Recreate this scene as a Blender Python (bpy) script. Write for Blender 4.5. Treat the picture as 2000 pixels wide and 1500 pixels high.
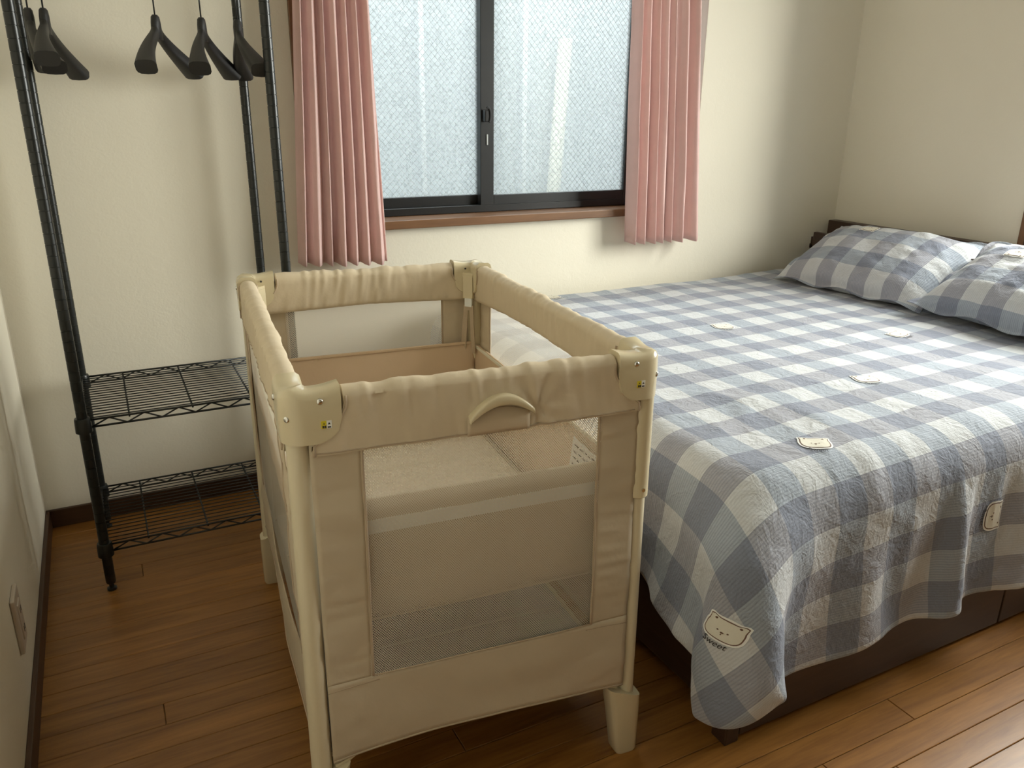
import bpy, bmesh, math, random
import numpy as np
from mathutils import Vector, Matrix, Euler

for o in list(bpy.data.objects): bpy.data.objects.remove(o)
scene = bpy.context.scene
COL = scene.collection
R = math.radians
random.seed(4)

# ------------------------------------------------------------------ camera
YAW, PITCH, ROLL, FPX = 0.4787, -0.3320, 0.0110, 1551.06
CAM = Vector((0.2617, -2.5420, 1.2142))
fw = Vector((math.sin(YAW) * math.cos(PITCH), math.cos(YAW) * math.cos(PITCH), math.sin(PITCH)))
rt = Vector((math.cos(YAW), -math.sin(YAW), 0)); up = rt.cross(fw)
rt, up = rt * math.cos(ROLL) + up * math.sin(ROLL), up * math.cos(ROLL) - rt * math.sin(ROLL)
cam = bpy.data.cameras.new('camera'); co = bpy.data.objects.new('camera', cam); COL.objects.link(co)
m = Matrix((rt, up, -fw)).transposed().to_4x4(); m.translation = CAM
co.matrix_world = m
cam.sensor_width = 36; cam.lens = FPX / 2000 * 36; cam.clip_start = 0.02
scene.camera = co

# ------------------------------------------------------------------ world, daylight, exposure
w = bpy.data.worlds.new('world'); scene.world = w; w.use_nodes = True
bg = w.node_tree.nodes['Background']; bg.inputs[0].default_value = (0.80, 0.90, 1.0, 1); bg.inputs[1].default_value = 2.0
vs = scene.view_settings
vs.view_transform = 'Standard'; vs.look = 'None'; vs.gamma = 1; vs.exposure = 0.57; vs.use_curve_mapping = False

def area(name, loc, rot, sx, sy, power, color):
    l = bpy.data.lights.new(name, 'AREA'); l.shape = 'RECTANGLE'; l.size = sx; l.size_y = sy
    l.energy = power; l.color = color
    o = bpy.data.objects.new(name, l); COL.objects.link(o); o.location = loc; o.rotation_euler = rot
    return o
# daylight outside the frosted window in the back wall, and outside the window in the right wall
area('daylight_back', (1.5, 1.25, 2.95), (R(-48), 0, 0), 6.5, 1.6, 740, (0.98, 0.99, 1.0))
area('daylight_right', (4.10, -1.95, 1.80), (0, R(84), 0), 1.7, 2.4, 238, (1.0, 0.965, 0.90))

# ------------------------------------------------------------------ helpers
def tag(o, label=None, cat=None, group=None, kind=None):
    if label: o['label'] = label
    if cat: o['category'] = cat
    if group: o['group'] = group
    if kind: o['kind'] = kind
    return o

def empty(name, loc=(0, 0, 0), rz=0, parent=None):
    o = bpy.data.objects.new(name, None); COL.objects.link(o); o.location = loc; o.rotation_euler = (0, 0, rz)
    o.empty_display_size = .05
    if parent: o.parent = parent
    return o

def obj(name, verts, faces, mat, parent=None, smooth=False, uv=None, loc=None, sub=0, solid=0, soff=0.0):
    me = bpy.data.meshes.new(name)
    me.from_pydata([tuple(map(float, v)) for v in verts], [], [tuple(int(i) for i in f) for f in faces]); me.update()
    if mat: me.materials.append(mat)
    if uv is not None:
        L = me.uv_layers.new(name='UVMap')
        idx = np.zeros(len(me.loops), np.int32); me.loops.foreach_get('vertex_index', idx)
        L.data.foreach_set('uv', np.asarray(uv, np.float32)[idx].ravel())
    if smooth: me.polygons.foreach_set('use_smooth', [True] * len(me.polygons))
    o = bpy.data.objects.new(name, me); COL.objects.link(o)
    if parent: o.parent = parent
    if loc: o.location = loc
    if solid:
        s = o.modifiers.new('solid', 'SOLIDIFY'); s.thickness = solid; s.offset = soff
    if sub:
        s = o.modifiers.new('sub', 'SUBSURF'); s.levels = sub; s.render_levels = sub
    return o

class MB:
    def __init__(s): s.v = []; s.f = []
    def add(s, v, f):
        n = len(s.v); s.v += [tuple(map(float, p)) for p in v]; s.f += [tuple(i + n for i in q) for q in f]; return s
    def box(s, x0, x1, y0, y1, z0, z1, bev=0.0, seg=2):
        bm = bmesh.new(); bmesh.ops.create_cube(bm, size=1)
        for p in bm.verts:
            p.co = Vector(((x0 + x1) / 2 + p.co.x * (x1 - x0), (y0 + y1) / 2 + p.co.y * (y1 - y0), (z0 + z1) / 2 + p.co.z * (z1 - z0)))
        if bev: bmesh.ops.bevel(bm, geom=bm.edges[:], offset=bev, segments=seg, affect='EDGES', profile=.5)
        bm.verts.index_update()
        s.add([p.co[:] for p in bm.verts], [[q.index for q in f.verts] for f in bm.faces]); bm.free(); return s
    def loft(s, rings, cap=True, closed=True):
        n = len(rings[0]); v = [p for r in rings for p in r]; f = []
        for i in range(len(rings) - 1):
            for j in range(n if closed else n - 1):
                k = (j + 1) % n
                f.append((i * n + j, i * n + k, (i + 1) * n + k, (i + 1) * n + j))
        if cap: f.append(tuple(range(n))[::-1]); f.append(tuple(range((len(rings) - 1) * n, len(rings) * n)))
        return s.add(v, f)
    def tube(s, pts, r, n=8, cap=True):
        pts = [Vector(p) for p in pts]; rings = []; ref = None
        for i, p in enumerate(pts):
            t = (pts[min(i + 1, len(pts) - 1)] - pts[max(i - 1, 0)]).normalized()
            if ref is None: ref = Vector((0, 0, 1)) if abs(t.z) < .9 else Vector((1, 0, 0))
            a = (ref - t * ref.dot(t)).normalized(); b = t.cross(a); ref = a
            rr = r[i] if isinstance(r, (list, tuple)) else r
            rings.append([p + (a * math.cos(q) + b * math.sin(q)) * rr for q in [2 * math.pi * k / n for k in range(n)]])
        return s.loft(rings, cap)
    def lathe(s, prof, c=(0, 0, 0), n=16):
        rings = [[(c[0] + r * math.cos(2 * math.pi * k / n), c[1] + r * math.sin(2 * math.pi * k / n), c[2] + z) for k in range(n)] for r, z in prof]
        return s.loft(rings)
    def build(s, name, mat, parent=None, smooth=False, **k): return obj(name, s.v, s.f, mat, parent, smooth, **k)

def autosmooth(o, ang=40):
    me = o.data
    me.polygons.foreach_set('use_smooth', [True] * len(me.polygons))
    try: me.set_sharp_from_angle(angle=R(ang))
    except Exception: pass
    return o

def grid_faces(nu, nv):
    return [(i * nv + j, (i + 1) * nv + j, (i + 1) * nv + j + 1, i * nv + j + 1) for i in range(nu - 1) for j in range(nv - 1)]

def vnoise(x, y, seed=0):
    x = np.asarray(x, float) + 100; y = np.asarray(y, float) + 100
    xi = np.floor(x).astype(np.int64); yi = np.floor(y).astype(np.int64); fx = x - xi; fy = y - yi
    fx = fx * fx * (3 - 2 * fx); fy = fy * fy * (3 - 2 * fy)
    def h(a, b):
        n = (a * 374761393 + b * 668265263 + seed * 1442695) & 0xffffffff
        n = ((n ^ (n >> 13)) * 1274126177) & 0xffffffff
        return ((n ^ (n >> 16)) & 0xffff) / 32768.0 - 1
    return (h(xi, yi) * (1 - fx) + h(xi + 1, yi) * fx) * (1 - fy) + (h(xi, yi + 1) * (1 - fx) + h(xi + 1, yi + 1) * fx) * fy

# ------------------------------------------------------------------ materials
class NT:
    def __init__(s, name):
        s.m = bpy.data.materials.new(name); s.m.use_nodes = True; s.t = s.m.node_tree; s.n = s.t.nodes; s.l = s.t.links
        s.b = s.n['Principled BSDF']; s.out = s.n['Material Output']
    def node(s, typ, **k):
        n = s.n.new(typ)
        for a, b in k.items(): setattr(n, a, b)
        return n
    def link(s, a, b): s.l.new(a, b)
    def math(s, op, a, b=None, c=None):
        n = s.n.new('ShaderNodeMath'); n.operation = op
        for i, x in enumerate((a, b, c)):
            if x is None: continue
            if isinstance(x, (int, float)): n.inputs[i].default_value = x
            else: s.l.new(x, n.inputs[i])
        return n.outputs[0]
    def mix(s, fac, a, b, typ='MIX'):
        n = s.n.new('ShaderNodeMix'); n.data_type = 'RGBA'; n.blend_type = typ
        for i, x in ((0, fac), (6, a), (7, b)):
            if isinstance(x, (int, float)): n.inputs[i].default_value = x
            elif isinstance(x, tuple): n.inputs[i].default_value = (*x[:3], 1)
            else: s.l.new(x, n.inputs[i])
        return n.outputs[2]
    def coord(s, which='Object', scale=None):
        c = s.n.new('ShaderNodeTexCoord').outputs[which]
        if scale:
            mp = s.n.new('ShaderNodeMapping'); mp.inputs['Scale'].default_value = scale; s.l.new(c, mp.inputs[0]); c = mp.outputs[0]
        return c
    def noise(s, co, scale, detail=3, rough=.5, dist=0):
        n = s.n.new('ShaderNodeTexNoise'); n.inputs['Scale'].default_value = scale; n.inputs['Detail'].default_value = detail
        n.inputs['Roughness'].default_value = rough; n.inputs['Distortion'].default_value = dist
        s.l.new(co, n.inputs['Vector']); return n.outputs[0]
    def bump(s, h, strength=.2, dist=.002):
        n = s.n.new('ShaderNodeBump'); n.inputs['Strength'].default_value = strength; n.inputs['Distance'].default_value = dist
        s.l.new(h, n.inputs['Height']); s.l.new(n.outputs[0], s.b.inputs['Normal']); return n.outputs[0]

def plain(name, col, rough=.5, var=.06, nscale=12, bump=0.0, bscale=60, metal=0, spec=.5, coat=0, trans=0.0):
    t = NT(name); c = t.coord('Object')
    nz = t.noise(c, nscale, 3)
    dark = tuple(x * (1 - var) for x in col); lite = tuple(min(1, x * (1 + var)) for x in col)
    cc = t.mix(nz, dark, lite); t.link(cc, t.b.inputs['Base Color'])
    t.b.inputs['Roughness'].default_value = rough; t.b.inputs['Metallic'].default_value = metal
    t.b.inputs['Specular IOR Level'].default_value = spec; t.b.inputs['Coat Weight'].default_value = coat
    if bump: t.bump(t.noise(c, bscale, 4), bump)
    if trans:
        tr = t.node('ShaderNodeBsdfTranslucent'); t.link(cc, tr.inputs[0])
        mx = t.node('ShaderNodeMixShader'); mx.inputs[0].default_value = trans
        t.link(t.b.outputs[0], mx.inputs[1]); t.link(tr.outputs[0], mx.inputs[2]); t.link(mx.outputs[0], t.out.inputs[0])
    return t.m

def wall_mat():
    t = NT('wallpaper'); c = t.coord('Object')
    t.link(t.mix(t.noise(c, 2.0, 2), (.80, .745, .615), (.825, .775, .65)), t.b.inputs['Base Color'])
    t.b.inputs['Roughness'].default_value = .85; t.b.inputs['Specular IOR Level'].default_value = .25
    t.bump(t.math('ADD', t.noise(c, 26, 4, .5, 1.2), t.math('MULTIPLY', t.noise(c, 160, 2), .5)), .22, .0025)
    return t.m

def wood(name, c0, c1, rough=.4, axis='X', gscale=1.0, rnd=.0, bump=.05, coat=0):
    t = NT(name)
    sc = {'X': (1.2, 14, 14), 'Y': (14, 1.2, 14), 'Z': (14, 14, 1.2)}[axis]
    c = t.coord('Object', tuple(x * gscale for x in sc))
    if rnd:
        oi = t.node('ShaderNodeObjectInfo'); ad = t.node('ShaderNodeVectorMath', operation='ADD')
        cm = t.node('ShaderNodeCombineXYZ')
        t.link(t.math('MULTIPLY', oi.outputs['Random'], 37.0), cm.inputs[0]); t.link(t.math('MULTIPLY', oi.outputs['Random'], 91.0), cm.inputs[1])
        t.link(c, ad.inputs[0]); t.link(cm.outputs[0], ad.inputs[1]); c = ad.outputs[0]
    n1 = t.noise(c, 1.6, 5, .6, 1.2); n2 = t.noise(c, 9, 3, .6)
    g = t.math('ADD', t.math('MULTIPLY', n1, .7), t.math('MULTIPLY', n2, .3))
    rr = t.node('ShaderNodeValToRGB'); rr.color_ramp.elements[0].position = .32; rr.color_ramp.elements[1].position = .68
    rr.color_ramp.elements[0].color = (*c0, 1); rr.color_ramp.elements[1].color = (*c1, 1); t.link(g, rr.inputs[0])
    col = rr.outputs[0]
    if rnd:
        f = t.math('ADD', t.math('MULTIPLY', oi.outputs['Random'], rnd), 1 - rnd / 2)
        vm = t.node('ShaderNodeVectorMath', operation='SCALE'); t.link(col, vm.inputs[0]); t.link(f, vm.inputs['Scale']); col = vm.outputs[0]
    t.link(col, t.b.inputs['Base Color']); t.b.inputs['Roughness'].default_value = rough; t.b.inputs['Coat Weight'].default_value = coat
    t.b.inputs['Coat Roughness'].default_value = .25
    if bump: t.bump(g, bump)
    return t.m

def mesh_mat(name, col, pitch=.0040, hole=.275):
    t = NT(name); uv = t.coord('UV'); sp = t.node('ShaderNodeSeparateXYZ'); t.link(uv, sp.inputs[0])
    u = t.math('DIVIDE', sp.outputs[0], pitch); v = t.math('DIVIDE', sp.outputs[1], pitch * .62)
    def cell(off):
        a = t.math('SUBTRACT', t.math('FRACT', t.math('ADD', u, off)), .5); b = t.math('SUBTRACT', t.math('FRACT', t.math('ADD', t.math('MULTIPLY', v, .5), off)), .5)
        return t.math('ADD', t.math('MULTIPLY', a, a), t.math('MULTIPLY', t.math('MULTIPLY', b, b), 1.2))
    d = t.math('MINIMUM', cell(0.0), cell(0.5))
    h = t.math('LESS_THAN', d, hole * hole)
    t.b.inputs['Base Color'].default_value = (*col, 1); t.b.inputs['Roughness'].default_value = .8
    tr = t.node('ShaderNodeBsdfTransparent'); tl = t.node('ShaderNodeBsdfTranslucent'); tl.inputs[0].default_value = (*col, 1)
    m1 = t.node('ShaderNodeMixShader'); m1.inputs[0].default_value = .35
    t.link(t.b.outputs[0], m1.inputs[1]); t.link(tl.outputs[0], m1.inputs[2])
    mx = t.node('ShaderNodeMixShader'); t.link(h, mx.inputs[0]); t.link(m1.outputs[0], mx.inputs[1]); t.link(tr.outputs[0], mx.inputs[2])
    t.link(mx.outputs[0], t.out.inputs[0]); return t.m

def plaid_mat():
    t = NT('plaid_cotton'); uv = t.coord('UV'); sp = t.node('ShaderNodeSeparateXYZ'); t.link(uv, sp.inputs[0])
    P = .145
    fu = t.math('FRACT', t.math('DIVIDE', sp.outputs[0], P)); fv = t.math('FRACT', t.math('DIVIDE', sp.outputs[1], P))
    row = t.math('GREATER_THAN', fv, .5); colm = t.math('GREATER_THAN', fu, .5)
    white = (.575, .59, .605)
    c = t.mix(row, white, (.35, .355, .40)); 
    c2 = t.mix(colm, (1, 1, 1), (.60, .655, .74)); c = t.mix(1.0, c, c2, 'MULTIPLY')
    ln = t.math('GREATER_THAN', t.math('FRACT', t.math('DIVIDE', sp.outputs[1], .0058)), .56)
    amp = t.math('ADD', t.math('MULTIPLY', t.math('MAXIMUM', row, colm), .14), .14)
    nz = t.noise(uv, 2.2, 1)
    hs = t.math('MULTIPLY', t.math('MULTIPLY', ln, amp), t.math('ADD', t.math('MULTIPLY', nz, 1.0), .45))
    c = t.mix(hs, c, (.13, .14, .16))
    c = t.mix(t.math('MULTIPLY', t.noise(uv, 500, 2), .16), c, (.3, .3, .33))
    t.link(c, t.b.inputs['Base Color']); t.b.inputs['Roughness'].default_value = .85; t.b.inputs['Specular IOR Level'].default_value = .2
    t.b.inputs['Sheen Weight'].default_value = .15
    h = t.math('ADD', t.noise(uv, 22, 4, .55, 1.5), t.math('MULTIPLY', t.noise(uv, 75, 3, .5, 1.0), .45))
    t.bump(h, .6, .007); return t.m

def glass_frost():
    t = NT('frosted_glass'); c = t.coord('Object')
    n = t.noise(c, 95, 3, .6)
    tl = t.node('ShaderNodeBsdfTranslucent'); t.link(t.mix(n, (.088, .098, .099), (.170, .175, .172)), tl.inputs[0])
    gl = t.node('ShaderNodeBsdfGlossy'); gl.inputs['Roughness'].default_value = .3
    bp = t.node('ShaderNodeBump'); bp.inputs['Strength'].default_value = .6; bp.inputs['Distance'].default_value = .003
    t.link(t.noise(c, 130, 2), bp.inputs['Height']); t.link(bp.outputs[0], tl.inputs['Normal']); t.link(bp.outputs[0], gl.inputs['Normal'])
    mx = t.node('ShaderNodeMixShader'); mx.inputs[0].default_value = .04
    t.link(tl.outputs[0], mx.inputs[1]); t.link(gl.outputs[0], mx.inputs[2])
    tr = t.node('ShaderNodeBsdfTransparent'); tr.inputs[0].default_value = (.93, .97, .97, 1)
    m2 = t.node('ShaderNodeMixShader'); t.link(t.math('ADD', t.math('MULTIPLY', n, .36), .18), m2.inputs[0])
    t.link(mx.outputs[0], m2.inputs[1]); t.link(tr.outputs[0], m2.inputs[2]); t.link(m2.outputs[0], t.out.inputs[0]); return t.m

def glass_clear():
    t = NT('clear_glass'); tr = t.node('ShaderNodeBsdfTransparent'); tr.inputs[0].default_value = (.95, .97, .96, 1)
    gl = t.node('ShaderNodeBsdfGlossy'); gl.inputs['Roughness'].default_value = .02
    n = t.noise(t.coord('Object'), 3, 2); mx = t.node('ShaderNodeMixShader'); t.link(t.math('MULTIPLY', n, .08), mx.inputs[0])
    t.link(tr.outputs[0], mx.inputs[1]); t.link(gl.outputs[0], mx.inputs[2]); t.link(mx.outputs[0], t.out.inputs[0]); return t.m

M = dict(
    wall=wall_mat(),
    ceil=plain('ceiling_paper', (.82, .80, .74), .9, .03, 3, .1, 80),
    plank=wood('oak_floor', (.17, .066, .011), (.37, .165, .034), .38, 'X', 1.0, .17, .04, .10),
    base=wood('brown_skirting', (.045, .020, .009), (.085, .040, .018), .45, 'X'),
    basey=wood('brown_skirting_side', (.045, .020, .009), (.085, .040, .018), .45, 'Y'),
    trim=wood('window_wood', (.13, .058, .022), (.22, .105, .042), .4, 'X'),
    trimz=wood('window_wood_upright', (.13, .058, .022), (.22, .105, .042), .4, 'Z'),
    bedwood=wood('walnut_laminate', (.030, .0145, .0085), (.062, .031, .018), .42, 'X', 1.6),
    bedwoody=wood('walnut_laminate_cross', (.030, .0145, .0085), (.062, .031, .018), .42, 'Y', 1.6),
    black=plain('black_aluminium', (.012, .0125, .013), .35, .1, 20),
    steel=plain('black_coated_steel', (.011, .013, .012), .33, .12, 40),
    hang=plain('black_hanger_plastic', (.013, .0125, .012), .5, .1, 30, .1, 200),
    chrome=plain('chrome', (.75, .74, .70), .18, .05, 50, metal=1),
    wire=plain('glass_wire', (.42, .47, .47), .5, .05, 40),
    curtain=plain('pink_curtain', (.86, .65, .61), .85, .05, 30, .22, 420, spec=.15, trans=.38),
    cream=plain('cream_plastic', (.66, .57, .38), .22, .03, 6, spec=.5),
    tube=plain('cream_tube', (.70, .62, .44), .33, .03, 6),
    fab=plain('beige_fabric', (.66, .56, .41), .85, .04, 25, .25, 90, spec=.15, trans=.16),
    pad=plain('beige_padding', (.66, .555, .40), .8, .04, 25, .25, 70, spec=.2),
    seam=plain('tan_piping', (.46, .36, .25), .85, .05, 60, .2, 200),
    flap=plain('beige_flap', (.58, .47, .33), .85, .04, 25, .2, 90, spec=.15),
    tan=plain('tan_fabric', (.70, .53, .36), .85, .04, 22, .28, 45, spec=.15, trans=.10),
    mat=plain('cream_mattress', (.78, .72, .58), .85, .04, 22, .2, 70, spec=.15),
    lowmat=plain('grey_mat', (.42, .39, .38), .8, .06, 25, .2, 90),
    band=plain('white_band', (.80, .80, .76), .7, .03, 60, .2, 200),
    net=mesh_mat('crib_net', (.84, .78, .66)),
    white=plain('white_label', (.85, .85, .82), .6, .03, 40),
    yellow=plain('yellow_sticker', (.72, .60, .03), .5, .03, 40),
    ink=plain('dark_ink', (.03, .028, .03), .7, .05, 40),
    brown=plain('brown_print', (.16, .09, .06), .8, .05, 40),
    bear=plain("cream_print", (.72, .69, .59), .85, .03, 60, .1, 300),
    red=plain('red_tag', (.62, .06, .05), .7, .05, 60),
    pink=plain('magenta_tag', (.55, .03, .18), .7, .05, 60),
    sheet=plain('white_sheet', (.74, .72, .66), .85, .03, 30, .3, 60, spec=.15),
    plate=plain('beige_outlet', (.55, .47, .38), .4, .03, 20),
    silver=plain('grey_catch', (.5, .52, .52), .3, .05, 30, metal=.6),
    siding=plain('pale_siding', (.40, .44, .45), .9, .05, 3), pipe=plain('white_pipe', (.56, .58, .57), .6, .03, 5), pipew=plain('cream_pipe', (.50, .48, .38), .6, .03, 5),
    plaid=plaid_mat(), frost=glass_frost(), clear=glass_clear(),
)

# ------------------------------------------------------------------ room shell
XR, YF, ZC = 3.20, -5.2, 2.42
T = .14
WX0, WX1, WZ0, WZ1 = .872, 2.31, .862, 1.98          # back window opening
VY0, VY1, VZ0, VZ1 = -2.10, -.86, .80, 1.98          # right window opening
def struct(o, label, cat): return tag(o, label, cat, kind='structure')

fl = MB().box(-T, XR + T, YF - T, T, -.10, -.010).build('floor', M['plank'])
struct(fl, 'brown wooden plank floor of the bedroom', 'floor')
PW = .0690
pr = random.Random(9)
row = 0; y = -.002
while y > -2.95:
    x = -.01 - pr.random() * 1.7
    while x < XR:
        L = 1.818 if pr.random() < .7 else .909
        a, b = max(x, .001), min(x + L, XR - .001)
        if b - a > .01:
            g = .0006
            ch = .0011
            x0, x1, y0, y1 = a + g, b - g, y - PW + g, y - g
            v = [(x0, y0, -.009), (x1, y0, -.009), (x1, y1, -.009), (x0, y1, -.009), (x0, y0, -ch), (x1, y0, -ch), (x1, y1, -ch), (x0, y1, -ch),
                 (x0 + ch, y0 + ch, 0), (x1 - ch, y0 + ch, 0), (x1 - ch, y1 - ch, 0), (x0 + ch, y1 - ch, 0)]
            f = [(0, 1, 5, 4), (1, 2, 6, 5), (2, 3, 7, 6), (3, 0, 4, 7), (4, 5, 9, 8), (5, 6, 10, 9), (6, 7, 11, 10), (7, 4, 8, 11), (8, 9, 10, 11)]
            obj('plank', v, f, M['plank'], fl)
        x += L
    y -= PW; row += 1
rest = MB().box(0, XR, YF, y, -.0095, 0).build('plank', M['plank'], fl); rest['kind'] = 'stuff'

b = MB()
b.box(-T, WX0, 0, T, 0, ZC).box(WX1, XR + T, 0, T, 0, ZC).box(WX0, WX1, 0, T, 0, WZ0).box(WX0, WX1, 0, T, WZ1, ZC)
struct(b.build('wall_back', M['wall']), 'cream wallpapered wall with the frosted window', 'wall')
struct(MB().box(-T, 0, YF - T, 0, 0, ZC).build('wall_left', M['wall']), 'cream wall behind the outlet at the left edge', 'wall')
b = MB()
b.box(XR, XR + T, VY1, 0, 0, ZC).box(XR, XR + T, YF - T, VY0, 0, ZC).box(XR, XR + T, VY0, VY1, 0, VZ0).box(XR, XR + T, VY0, VY1, VZ1, ZC)
struct(b.build('wall_right', M['wall']), 'cream wall above the bed headboard', 'wall')
struct(MB().box(0, XR, YF - T, YF, 0, ZC).build('wall_front', M['wall']), 'cream wall on the near side of the room', 'wall')
struct(MB().box(-T, XR + T, YF - T, T, ZC, ZC + .1).build('ceiling', M['ceil']), 'off-white papered ceiling of the bedroom', 'ceiling')
BH = .058
struct(MB().box(0.0, XR, -.011, -.0, 0, BH, .002).build('baseboard_back', M['base']), 'dark brown baseboard along the window wall', 'baseboard')
struct(MB().box(0.0, .011, YF, -.011, 0, BH, .002).build('baseboard_left', M['basey']), 'dark brown baseboard along the left wall', 'baseboard')
struct(MB().box(XR - .011, XR, YF, -.011, 0, BH, .002).build('baseboard_right', M['basey']), 'dark brown baseboard along the headboard wall', 'baseboard')

# ------------------------------------------------------------------ window 1 (back wall)
win = struct(empty('window_1', (1.5, 0, WZ0)), 'sliding window of wired frosted glass in black frames', 'window')
def wp(name, mb, mat, parent=win, sm=False):
    mb.v = [(x - 1.5, y_, z - WZ0) for x, y_, z in mb.v] if parent is win else mb.v
    return mb.build(name, mat, parent, sm)
wp('casing', MB().box(.836, .872, -.014, .14, WZ0, WZ1 + .03, .002), M['trimz'])
wp('casing', MB().box(2.31, 2.372, -.014, .14, WZ0, WZ1 + .03, .002), M['trimz'])
wp('casing', MB().box(.836, 2.372, -.014, .14, WZ1, WZ1 + .036, .002), M['trim'])
wp('sill', MB().box(.836, 2.372, -.036, .14, .840, .868, .003), M['trim'])
FY = .105
wp('frame', MB().box(.872, 2.31, FY - .03, FY + .05, .868, .893, .002).box(.872, 2.31, FY - .03, FY + .05, WZ1 - .03, WZ1, .002)
   .box(.872, .90, FY - .03, FY + .05, .893, WZ1 - .03, .002).box(2.14, 2.31, FY - .03, FY + .05, .893, WZ1 - .03, .002), M['black'])
def sash(x0, x1, yc, st0, st1):
    z0, z1 = .890, WZ1 - .02
    s = MB().box(x0, x0 + st0, yc - .014, yc + .014, z0, z1, .002).box(x1 - st1, x1, yc - .014, yc + .014, z0, z1, .002)
    s.box(x0 + st0, x1 - st1, yc - .013, yc + .013, z0, z0 + .036, .002).box(x0 + st0, x1 - st1, yc - .013, yc + .013, z1 - .03, z1, .002)
    so = wp('sash', s, M['black'])
    gx0, gx1, gz0, gz1 = x0 + st0, x1 - st1, z0 + .036, z1 - .03
    g = MB().box(gx0, gx1, yc - .003, yc + .003, gz0, gz1)
    g.v = [(x - 1.5, y_, z - WZ0) for x, y_, z in g.v]; g.build('pane', M['frost'], so)
    # diamond wire cast into the glass
    wm = MB(); p = .0215; sl = 1.06; yy = yc - .0034; hw = .00055
    H = gz1 - gz0; W = gx1 - gx0
    for sgn in (1, -1):
        k = -int(H / sl / p) - 2
        while k * p < W + H / sl + p:
            xa = k * p; pts = []
            # line x = xa + sgn*(z)/sl ; clip to the pane
            za, zb = 0, H
            if sgn > 0: za = max(0, -xa * sl); zb = min(H, (W - xa) * sl)
            else: za = max(0, (xa - W) * sl); zb = min(H, xa * sl)
            k += 1
            if zb - za < .004: continue
            A = (gx0 + xa + sgn * za / sl, gz0 + za); B = (gx0 + xa + sgn * zb / sl, gz0 + zb)
            q = [(A[0] - hw, yy, A[1]), (A[0] + hw, yy, A[1]), (B[0] + hw, yy, B[1]), (B[0] - hw, yy, B[1])]
            q2 = [(c[0], yy - .0009, c[2]) for c in q]
            wm.add(q + q2, [(0, 1, 2, 3), (7, 6, 5, 4), (0, 4, 5, 1), (1, 5, 6, 2), (2, 6, 7, 3), (3, 7, 4, 0)])
    wm.v = [(x - 1.5, y_, z - WZ0) for x, y_, z in wm.v]
    wo = wm.build('glass_wire', M['wire'], so); wo['kind'] = 'stuff'
    return so
sash(.90, 1.540, FY + .018, .03, .046)
s2 = sash(1.488, 2.145, FY - .012, .052, .044)
# crescent catch on the meeting stile
k = MB().box(1.494, 1.516, FY - .050, FY - .027, 1.175, 1.215, .004)
k.tube([(1.505, FY - .052, 1.20 + .016 * math.cos(a)) if False else (1.505 + .010 * math.sin(a), FY - .050, 1.196 + .026 * math.cos(a)) for a in np.linspace(-.4, 2.6, 10)], .0045, 6)
k.v = [(x - 1.5, y_, z - WZ0) for x, y_, z in k.v]; k.build('catch', M['black'], s2)
k = MB().box(1.510, 1.516, FY - .029, FY - .026, 1.098, 1.134, .001)
k.v = [(x - 1.5, y_, z - WZ0) for x, y_, z in k.v]; k.build('catch_plate', M['silver'], s2)

# the neighbouring house wall and its pipes, seen blurred through the frosted glass
nb = empty('neighbour_house', (1.8, 1.75, 0)); tag(nb, 'pale neighbouring house wall with downpipes blurred behind the frosted window', 'building')
MB().box(-4.5, 4.5, 0, .2, -.5, 2.6).build('wall', M['siding'], nb)
for px, lean in ((.105, 0), (.725, 0)):
    MB().tube([(px, -.05, -.5), (px + lean, -.05, 2.6)], .014, 10).build('downpipe', M['pipe'], nb, True)
MB().tube([(.84, -.07, -.5), (.97, -.07, 1.60)], .04, 12).build('vent_pipe', M['pipew'], nb, True)

# ------------------------------------------------------------------ window 2 (right wall, only its casing edge in view)
wn2 = struct(empty('window_2', (XR, -1.53, VZ0)), 'brown wooden window casing at the right picture edge', 'window')
def w2(name, mb, mat):
    mb.v = [(x - XR, y_ + 1.53, z - VZ0) for x, y_, z in mb.v]; return mb.build(name, mat, wn2)
w2('casing', MB().box(XR - .016, XR + T, VY1, VY1 + .030, VZ0 - .03, VZ1 + .03, .002), M['trimz'])
w2('casing', MB().box(XR - .016, XR + T, VY0 - .030, VY0, VZ0 - .03, VZ1 + .03, .002), M['trimz'])
w2('casing', MB().box(XR - .016, XR + T, VY0, VY1, VZ1, VZ1 + .03, .002), M['trimz'])
w2('sill', MB().box(XR - .03, XR + T, VY0, VY1, VZ0 - .03, VZ0, .002), M['basey'])
w2('frame', MB().box(XR + .06, XR + .10, VY0, VY0 + .03, VZ0, VZ1).box(XR + .06, XR + .10, VY1 - .03, VY1, VZ0, VZ1).box(XR + .06, XR + .10, -1.50, -1.46, VZ0, VZ1)
   .box(XR + .06, XR + .10, VY0, VY1, VZ0, VZ0 + .03).box(XR + .06, XR + .10, VY0, VY1, VZ1 - .03, VZ1), M['black'])
w2('pane', MB().box(XR + .078, XR + .082, VY0 + .03, -1.50, VZ0 + .03, VZ1 - .03), M['clear'])
w2('pane', MB().box(XR + .078, XR + .082, -1.46, VY1 - .03, VZ0 + .03, VZ1 - .03), M['clear'])

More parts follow.
